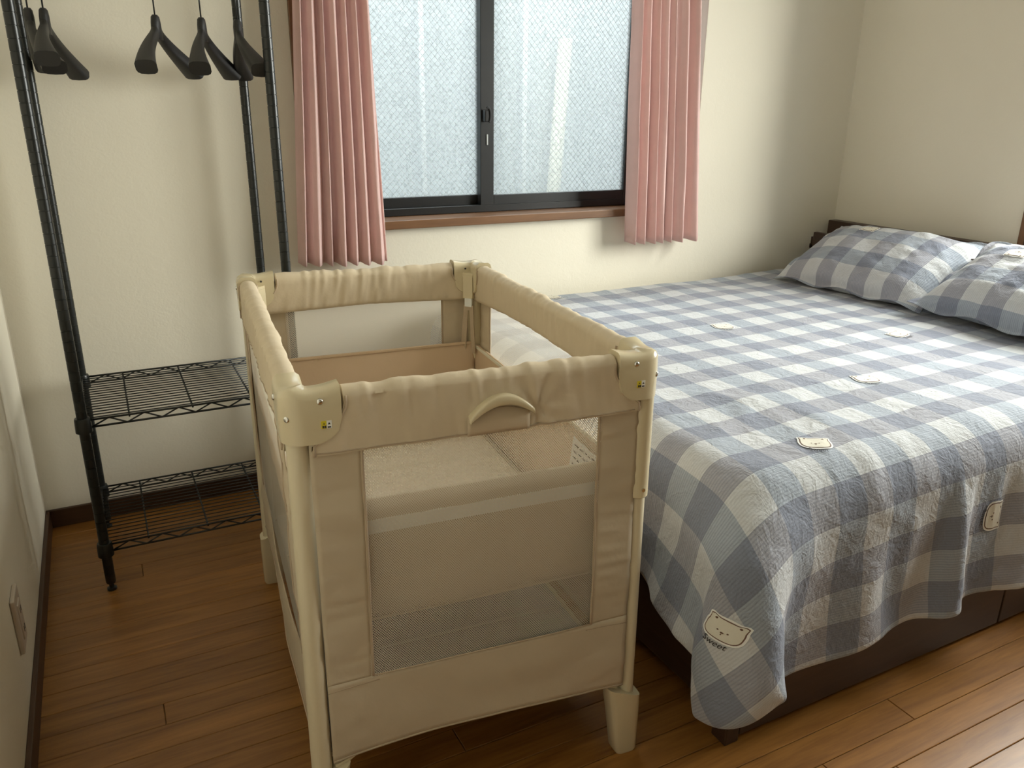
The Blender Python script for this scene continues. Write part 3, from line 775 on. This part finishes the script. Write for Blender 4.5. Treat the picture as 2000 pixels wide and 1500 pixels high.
# ------------------------------------------------------------------ folding crib
CA = R(-5.4)
crib = empty('folding_crib', (.804, -1.049, 0), CA)
tag(crib, 'beige folding baby crib with mesh sides beside the bed', 'crib')
HW, HL = .3125, .460
ZT, ZB = .842, .757
corners = [(-1, -1), (1, -1), (-1, 1), (1, 1)]
WING = {(-1, -1): .088, (1, -1): .074, (-1, 1): .085, (1, 1): .080}
for sx, sy in corners:
    wl = .086
    # local corner frame: p runs inwards along x, q inwards along y
    def W3(p, q, z): return (sx * (HW - p), sy * (HL - q), z)
    # leg with upper sleeve
    pc = .0245
    lg = MB()
    def ring(r1, r2, z, dx=0): return [W3(pc - dx + r1 * math.cos(t), pc + r2 * math.sin(t), z) for t in [2 * math.pi * k / 16 for k in range(16)]]
    rad_ = .0150 if sx > 0 else .0172
    rings = [ring(rad_, rad_, .06, .006), ring(rad_, rad_, .565 if sx > 0 else .80, .001)]
    autosmooth(lg.loft(rings).build('leg', M['tube'], crib)); leg = crib.children[-1]
    if sx > 0: autosmooth(MB().loft([ring(.0165, .0165, .566, .001), ring(.0195, .0195, .569, .001), ring(.0195, .0195, .80)]).build('sleeve', M['cream'], leg))
    sc = MB()
    c0 = Vector(W3(pc - .001, .0045, .585)); d = Vector((0, sy, 0))
    if sx > 0: sc.tube([c0, c0 + d * .0025], .0035, 10).build('sleeve_screw', M['chrome'], leg, False)
    # plastic foot, wider at the top and reaching inwards
    def fr(p0, p1, q0, q1, z, n=20, zf=None):
        out = []
        for k in range(n):
            t = 2 * math.pi * k / n; e = .45
            cx = math.copysign(abs(math.cos(t)) ** e, math.cos(t)); cy = math.copysign(abs(math.sin(t)) ** e, math.sin(t))
            p = (p0 + p1) / 2 + (p1 - p0) / 2 * cx; q = (q0 + q1) / 2 + (q1 - q0) / 2 * cy
            out.append(W3(p, q, z if zf is None else z + zf * (p - p0) / (p1 - p0)))
        return out
    ft = MB().loft([fr(-.004, .038, .006, .044, 0), fr(-.0065, .042, .004, .046, .006), fr(-.0065, .055, .002, .048, .10), fr(-.006, .066, .001, .049, .135, zf=.030)])
    autosmooth(ft.build('foot', M['cream'], leg), 50)
    MB().loft([fr(.040, .075, .016, .030, .150, zf=.018), fr(.040, .092, .016, .030, .160, zf=.018)]).build('foot_tab', M['cream'], leg)
    # moulded corner cap
    t = .042; rad = .034; st = []
    nseg = 9
    path = [((wl - (wl - rad) * k / nseg, 0), (wl - (wl - t) * min(1, k / nseg), t)) for k in range(nseg + 1)]
    for k in range(1, 9):
        a = math.pi / 2 * k / 9
        path.append(((rad - rad * math.sin(a), rad - rad * math.cos(a)), (t, t)))
    path += [((0, rad + (wl - rad) * k / nseg), (t, t + (wl - t) * k / nseg)) for k in range(nseg + 1)]
    rings = []
    for (po, qo), (pi, qi) in path:
        dist = max(po, qo); e = wl - dist; rr = .040
        zb = ZB + (rr - math.sqrt(max(0, rr * rr - (rr - e) ** 2)) if e < rr else 0) * .95
        dip = -.006 * math.sin(math.pi * min(1, max(0, e / wl)))
        zt = ZT + dip
        def P(f, z): return W3(po + (pi - po) * f, qo + (qi - qo) * f, z)
        rings.append([P(0, zb), P(-.02, (zb + zt) / 2), P(0, zt - .012), P(.07, zt - .004), P(.22, zt), P(.80, zt), P(.95, zt - .005), P(1, zt - .014), P(1, zb + .002), P(.9, zb)])
    cp = MB().loft(rings)
    cap = cp.build('corner_cap', M['cream'], crib); autosmooth(cap, 55)
    # screws
    for (p, q, z, n) in ((.056, -.0008, .822, (0, sy, 0)), (-.0008, .062, .815, (sx, 0, 0)), (.0098, .0098, .797, (sx, sy, 0))):
        c0 = Vector(W3(p, q, z)); d = Vector(n).normalized()
        MB().tube([c0 - d * .002, c0 + d * .0015, c0 + d * .0028], [.0048, .0048, .003], 12).build('screw', M['chrome'], cap, True)
    c0 = Vector(W3(.056, t, .822)); MB().tube([c0, c0 + Vector((0, -sy * .0012, 0))], .0025, 8).build('screw_hole', M['ink'], cap)
    if sy < 0:      # warning sticker: yellow half, white half
        p0 = .062 if sx < 0 else .046
        xs = sx * (HW - p0); zz = .786; y0 = -HL - .0013
        MB().box(xs - .0065, xs + .0012, y0 - .0004, y0 + .0006, zz - .0055, zz + .0060).build('warning_sticker', M['yellow'], cap)
        MB().box(xs + .0012, xs + .0085, y0 - .0004, y0 + .0006, zz - .0055, zz + .0060).build('warning_sticker', M['white'], cap)
        k = MB(); yk = y0 - .0006
        k.box(xs - .0050, xs - .0024, yk, yk + .0003, zz - .0045, zz - .0008).box(xs - .0019, xs + .0006, yk, yk + .0003, zz - .0045, zz - .0008)
        k.box(xs + .0024, xs + .0072, yk, yk + .0003, zz - .0045, zz - .0025)
        k.add([(xs + .0028, yk, zz + .0005), (xs + .0068, yk, zz + .0005), (xs + .0048, yk, zz + .0040)], [(0, 1, 2)])
        k.add([(xs - .0036, yk, zz + .0012), (xs - .0012, yk, zz + .0012), (xs - .0024, yk, zz + .0038)], [(0, 1, 2)])
        k.build('sticker_print', M['ink'], cap)['kind'] = 'stuff'

# padded top rails and fabric sides, one function per side in a side frame (s along the side, d inwards, z up)
def side(name, half, to, seed, sag, handle=False, redtag=False, amp=1.0):
    e = .086
    # ---- padded rail
    ns = 150
    S_ = np.linspace(-1, 1, ns)
    prof = []           # (d, z) closed loop, outer side first
    for z in np.linspace(.737, .822, 12): prof.append((.004, z))
    for a in np.linspace(.35, math.pi - .35, 8): prof.append((.0225 - .0185 * math.cos(a), .8195 + .0165 * math.sin(a)))
    for z in np.linspace(.818, .745, 10): prof.append((.041 - .006 * (1 - (z - .745) / .07), z))
    prof.append((.030, .737)); prof.append((.015, .735))
    prof = np.array(prof); n = len(prof)
    zc = prof[:, 1]
    xend = half - e - .004 + .050 * np.clip((.812 - zc) / .06, 0, 1) ** 1.5
    xs = S_[:, None] * xend[None, :]
    zz = np.zeros((ns, 1)) + zc[None, :]; dd = np.zeros((ns, 1)) + prof[None, :, 0]
    low = np.clip((.80 - zc) / .065, 0, 1)[None, :]
    zz = zz + low * sag(S_)[:, None]
    mid = (1 - np.abs(S_[:, None]) ** 10)
    outn = np.where(np.arange(n) < 12, -1.0, np.where(np.arange(n) >= 20, 1.0, 0.0))[None, :]
    wr = (.0014 * vnoise(xs * 95 + zz * 12, zz * 16, seed) + .0018 * vnoise(xs * 24, zz * 14, seed + 1)) * mid * amp
    wr = wr + .0016 * amp * np.clip((zz - .79) / .04, 0, 1) * vnoise(xs * 85, zz * 5, seed + 2) * mid
    if handle:
        px, pz = .083, .766
        rr = np.sqrt((xs - px) ** 2 + (zz - pz) ** 2); th = np.arctan2(zz - pz, xs - px)
        wr = wr + .0045 * np.cos(th * 7 + .8) * np.exp(-rr / .035) * np.clip(rr / .008, 0, 1)
    zz = zz + np.where((np.arange(n) >= 12) & (np.arange(n) < 20), 1, 0)[None, :] * wr * 1.2
    dd = dd + outn * wr
    V = [to(xs[i, j], dd[i, j], zz[i, j]) for i in range(ns) for j in range(n)]
    F = [(i * n + j, i * n + (j + 1) % n, (i + 1) * n + (j + 1) % n, (i + 1) * n + j) for i in range(ns - 1) for j in range(n)]
    F += [tuple(range(n)), tuple(range((ns - 1) * n, ns * n))]
    pad = obj('rail_pad', V, F, M['pad'], crib, True); autosmooth(pad, 75)
    # piping along both ends, inside and outside, and along the lower edge
    for i in (1, ns - 2):
        MB().tube([to(xs[i, j], dd[i, j] - .001, zz[i, j]) for j in range(0, 13)], .0021, 6).build('piping', M['seam'], pad, True)
        MB().tube([to(xs[i, j], dd[i, j] + .001, zz[i, j]) for j in range(19, n - 2)], .0023, 6).build('piping', M['seam'], pad, True)
    pp = MB(); pp.tube([to(xs[i, 0], dd[i, 0] - .0005, zz[i, 0] + .0035) for i in range(2, ns - 2, 2)], .0011, 5)
    pp.build('stitching', M['seam'], pad, True)
    if redtag:
        MB().add([to(.372, .002, .742), to(.342, .002, .742), to(.344, .002, .728), to(.370, .002, .728), to(.372, .004, .742), to(.342, .004, .742), to(.344, .004, .728), to(.370, .004, .728)],
                 [(0, 1, 2, 3), (7, 6, 5, 4), (0, 4, 5, 1), (1, 5, 6, 2), (2, 6, 7, 3), (3, 7, 4, 0)]).build('brand_tag', M['red'], pad)
    if handle:
        # moulded grip: a curved bar with flat face
        rings = []
        for a in np.linspace(0, 1, 21):
            hx = -.034 + .106 * a
            top = .764 + .034 * math.sin(math.pi * (a * .94 + .03)) ** .85 + .004 * a
            wd = .0145 * (.70 + .45 * math.sin(math.pi * a))
            d0, d1 = -.0105, .004
            rings.append([to(hx, d1, top), to(hx, d0 + .003, top), to(hx, d0, top - .003), to(hx + .0005, d0, top - wd + .002), to(hx + .0005, d0 + .002, top - wd), to(hx, d1, top - wd)])
        autosmooth(MB().loft(rings).build('handle', M['cream'], crib), 60)
        lp = MB()
        nxx = 16
        vv = []
        for i in range(nxx + 1):
            xx = -.036 + .104 * i / nxx
            vv += [to(xx, .0022, .735), to(xx, .0008, .742), to(xx, .0008, .766 + .012 * math.sin(math.pi * i / nxx))]
        lp.add(vv, grid_faces(nxx + 1, 3)).build('handle_flap', M['flap'], pad, True, solid=.0012)
    # ---- fabric panel with a window and an arched hem
    mx = half - .1125; xo = half - .037; z0, z1 = .327, .742
    zhem = lambda x: .172 + .014 * math.cos(math.pi / 2 * x / xo) * 0.9
    def dout(x, z): return .010 + .004 * math.sin(x * 9 + seed) * math.sin(z * 7) + .0014 * float(vnoise(x * 22, z * 80, seed + 5)) * (abs(x) > mx) + .0022 * float(vnoise(x * 9, z * 22, seed + 6))
    def patch(x0, x1, lo, hi, nu, nv):
        V = []
        for i in range(nu):
            x = x0 + (x1 - x0) * i / (nu - 1)
            a, b = (lo(x) if callable(lo) else lo), (hi(x) if callable(hi) else hi)
            for j in range(nv):
                z = a + (b - a) * j / (nv - 1); V.append(to(x, dout(x, z), z))
        return V, grid_faces(nu, nv)
    pn = MB()
    pn.add(*patch(-xo, -mx, z0, z1 + .02, 10, 110)); pn.add(*patch(mx, xo, z0, z1 + .02, 10, 110)); pn.add(*patch(-xo, xo, zhem, z0, 70, 16))
    panel = pn.build('side_panel', M['fab'], crib, True, solid=.0018)
    tr = MB()
    tr.tube([to(-mx, dout(-mx, z) - .0006, z) for z in np.linspace(z0, z1, 24)], .0026, 6); tr.tube([to(mx, dout(mx, z) - .0006, z) for z in np.linspace(z0, z1, 24)], .0026, 6)
    tr.tube([to(x, dout(x, z0) - .0006, z0) for x in np.linspace(-mx, mx, 40)], .0016, 6)
    tr.tube([to(x, dout(x, zhem(x)) - .0004, zhem(x)) for x in np.linspace(-xo, xo, 40)], .0022, 6)
    tr.build('panel_piping', M['seam'], panel, True)
    for sg in (-1, 1): MB().tube([to(sg * x, dout(sg * x, .316) - .0004, .316 - .004 * (x - mx) / (xo - mx)) for x in np.linspace(mx - .01, xo, 10)], .0011, 5).build('panel_seam', M['seam'], panel, True)
    # net
    nn = 12; V = []; UV = []
    for i in range(nn):
        x = -mx - .004 + (2 * mx + .008) * i / (nn - 1)
        for j in range(nn):
            z = z0 - .004 + (z1 + .01 - z0) * j / (nn - 1); V.append(to(x, .0125 + .002 * math.sin(math.pi * j / (nn - 1)) * math.sin(math.pi * i / (nn - 1)), z)); UV.append((x + 1, z))
    obj('net_window', V, grid_faces(nn, nn), M['net'], panel, True, uv=UV)

side('front', HW, lambda s, d, z: (s, -HL + d, z), 3, lambda S: 0 * S - .002 * (1 - S ** 2), handle=True)
side('back', HW, lambda s, d, z: (-s, HL - d, z), 13, lambda S: .008 * (1 - np.abs(S)))
side('left', HL, lambda s, d, z: (-HW + d, -s, z), 23, lambda S: .012 * (1 - S ** 2), amp=1.5)
side('right', HL, lambda s, d, z: (HW - d, s, z), 33, lambda S: .020 * (1 - S ** 2) - .004, redtag=True)

# bassinet insert hung inside
bas = empty('bassinet', (0, 0, .40), 0, crib)
def quilt(name, A, B, Cc, D, thick, mat, seed, nu=40, nv=14, amp=.004):
    """four-corner cushion panel: A-B lower edge, D-C upper edge, thickness towards its normal"""
    A, B, Cc, D = [Vector(p) for p in (A, B, Cc, D)]
    nrm = (B - A).cross(D - A).normalized(); V = []
    for sgn in (0, 1):
        for i in range(nu):
            s = i / (nu - 1)
            for j in range(nv):
                t = j / (nv - 1)
                p = (A * (1 - s) + B * s) * (1 - t) + (D * (1 - s) + Cc * s) * t
                ed = min(1, 6 * min(t, 1 - t)) ** .5
                w_ = amp * float(vnoise(s * 7, t * 3, seed)) + amp * .5 * float(vnoise(s * 19, t * 7, seed + 1))
                V.append(p + nrm * ((thick * (.35 + .65 * ed) + w_) if sgn else 0) + Vector((0, 0, .003 * float(vnoise(s * 9, 0, seed + 2)) * t)))
    F = grid_faces(nu, nv); n = nu * nv
    F2 = [tuple(k + n for k in f) for f in F]; F = [f[::-1] for f in F]
    rim = [(i, 0) for i in range(nu)] + [(nu - 1, j) for j in range(1, nv)] + [(i, nv - 1) for i in range(nu - 2, -1, -1)] + [(0, j) for j in range(nv - 2, 0, -1)]
    idx = [i * nv + j for i, j in rim]
    F3 = [(idx[k], idx[(k + 1) % len(idx)], idx[(k + 1) % len(idx)] + n, idx[k] + n) for k in range(len(idx))]
    return obj(name, [(p.x, p.y, p.z - .40) for p in V], F + F2 + F3, mat, bas, True)
bx, by = .285, .425; bx2, by2 = .268, .392
zf, zn, zs_ = .620, .640, .612
quilt('bassinet_wall', (bx2, by2, .40), (-bx2, by2, .40), (-bx, by, zf), (bx, by, zf), .010, M['tan'], 3, 60, 18, .005)
quilt('bassinet_wall', (-bx2, -by2, .40), (bx2, -by2, .40), (bx, -by, zn), (-bx, -by, zn), .010, M['fab'], 5, 60, 18)
quilt('bassinet_wall', (-bx2, by2, .40), (-bx2, -by2, .40), (-bx, -by, zs_ + .01), (-bx, by, zs_), .010, M['tan'], 7, 60, 18)
quilt('bassinet_wall', (bx2, -by2, .40), (bx2, by2, .40), (bx, by, zs_), (bx, -by, zs_ - .004), .010, M['tan'], 9, 60, 18)
MB().box(-bx2 + .001, bx2 - .001, -by2 + .001, by2 - .001, -.008, .0).build('bassinet_floor', M['fab'], bas)
for k in range(3):
    y0 = -.372 + k * .249
    MB().box(-.248, .240, y0, y0 + .246, .001, .026, .008, 3).build('mattress_panel', M['mat'], bas, True)
MB().box(-bx - .006, bx + .006, -by - .010, -by - .006, zn - .40 - .058, zn - .40 - .034, .001).build('hook_band', M['band'], bas)
MB().box(-bx, bx, -by - .004, -by + .002, zn - .40 - .006, zn - .40 + .001, .0015).build('rim_binding', M['mat'], bas)
MB().box(-bx, bx, by - .004, by + .003, zf - .40 - .005, zf - .40 + .002, .0015).build('rim_binding', M['tan'], bas)
for sg, zz_ in ((1, zs_ - .002), (-1, zs_ + .005)):
    MB().box(sg * bx - .003, sg * bx + .003, -by, by, zz_ - .40 - .006, zz_ - .40 + .002, .0015).build('rim_binding', M['mat'], bas)
# care label sewn on the right wall
lb = MB(); lv = [(bx - .0135, -.215, .195), (bx - .0135, -.325, .190), (bx - .0225, -.325, .118), (bx - .0225, -.215, .118)]
lb.add(lv + [(x - .001, y_, z) for x, y_, z in lv], [(0, 1, 2, 3), (7, 6, 5, 4), (0, 4, 5, 1), (1, 5, 6, 2), (2, 6, 7, 3), (3, 7, 4, 0)])
lo = lb.build('care_label', M['white'], bas)
# (the tiny symbols on it are not legible in the photograph: short dark strokes)
lk = MB(); rr_ = random.Random(2)
for r_ in range(5):
    yy = -.225
    while yy > -.315:
        L = .006 + rr_.random() * .012; zz0 = .183 - r_ * .013; xk = bx - .0135 - .009 * (.193 - zz0) / .075 - .0018
        lk.add([(xk, yy, zz0), (xk, yy - L, zz0), (xk, yy - L, zz0 - .004), (xk, yy, zz0 - .004)], [(0, 1, 2, 3)]); yy -= L + .006
lk.build('care_symbols', M['ink'], bas)['kind'] = 'stuff'
# straps from the corner caps to the bassinet corners
for sx, sy in corners:
    cx, cy = sx * (HW - .050), sy * (HL - .050)
    dx_, dy_ = -sx, -sy
    s = MB()
    def sw(a, b, z): return (cx + dx_ * b * .7 + a * .707 * sx * sy * -1 * sx, cy + dy_ * b * .7 + a * .707 * sy * -1 * sx * sy * -1, z)
    tdir = Vector((-sy * sx * 1.0, 1.0, 0)).normalized() if False else Vector((sy, -sx, 0)).normalized()
    inw = Vector((-sx, -sy, 0)).normalized()
    def q(a, b, z): p = Vector((cx, cy, z - .40)) + tdir * a + inw * b; return p[:]
    def slab(a0, a1, z0, z1, a2=None, a3=None, b0=0, b1=.003, zt=0):
        a2 = a0 if a2 is None else a2; a3 = a1 if a3 is None else a3
        v = [q(a0, b0, z0), q(a1, b0, z0), q(a3, b0 + zt, z1), q(a2, b0 + zt, z1), q(a0, b1, z0), q(a1, b1, z0), q(a3, b1 + zt, z1), q(a2, b1 + zt, z1)]
        return v, [(0, 1, 2, 3), (7, 6, 5, 4), (0, 4, 5, 1), (1, 5, 6, 2), (2, 6, 7, 3), (3, 7, 4, 0)]
    hk = MB().add(*slab(-.0135, .0135, .805, .745, b0=-.012, b1=.006)).add(*slab(-.018, .018, .812, .800, b0=-.02, b1=.004)).build('strap_hook', M['cream'], bas)
    MB().add(*slab(-.010, .010, .748, .722, b0=-.002, b1=.004)).build('strap_buckle', M['band'], bas)
    st = MB().add(*slab(-.014, .014, .726, .712)).add(*slab(-.014, -.001, .714, zs_ - .02, -.028, -.013, 0, .003, -.008)).add(*slab(.003, .014, .714, zs_ - .02, .006, .016, 0, .003, -.008))
    st.build('strap', M['seam'], bas)
# lower floor of the crib
MB().box(-HW + .03, HW - .03, -HL + .03, HL - .03, .168, .178).build('crib_floor', M['fab'], crib)
for k in range(4):
    y0 = -.42 + k * .2105
    o_ = MB().box(-.272, .262, y0, y0 + .207, .179, .199, .006, 3).build('floor_mat_panel', M['lowmat'], crib, True)
tgp = MB(); tgp.box(-.012, .012, -.030, .030, .200, .206, .002)
tgp.v = [(x * .87 - y_ * .5 - .02, x * .5 + y_ * .87 - .06, z) for x, y_, z in tgp.v]
tgp.build('pull_tab', M['pink'], crib)
MB().box(-HW + .045, HW - .045, -.012, .012, .150, .168).box(-.012, .012, -HL + .045, HL - .045, .150, .168).build('floor_brace', M['tube'], crib)
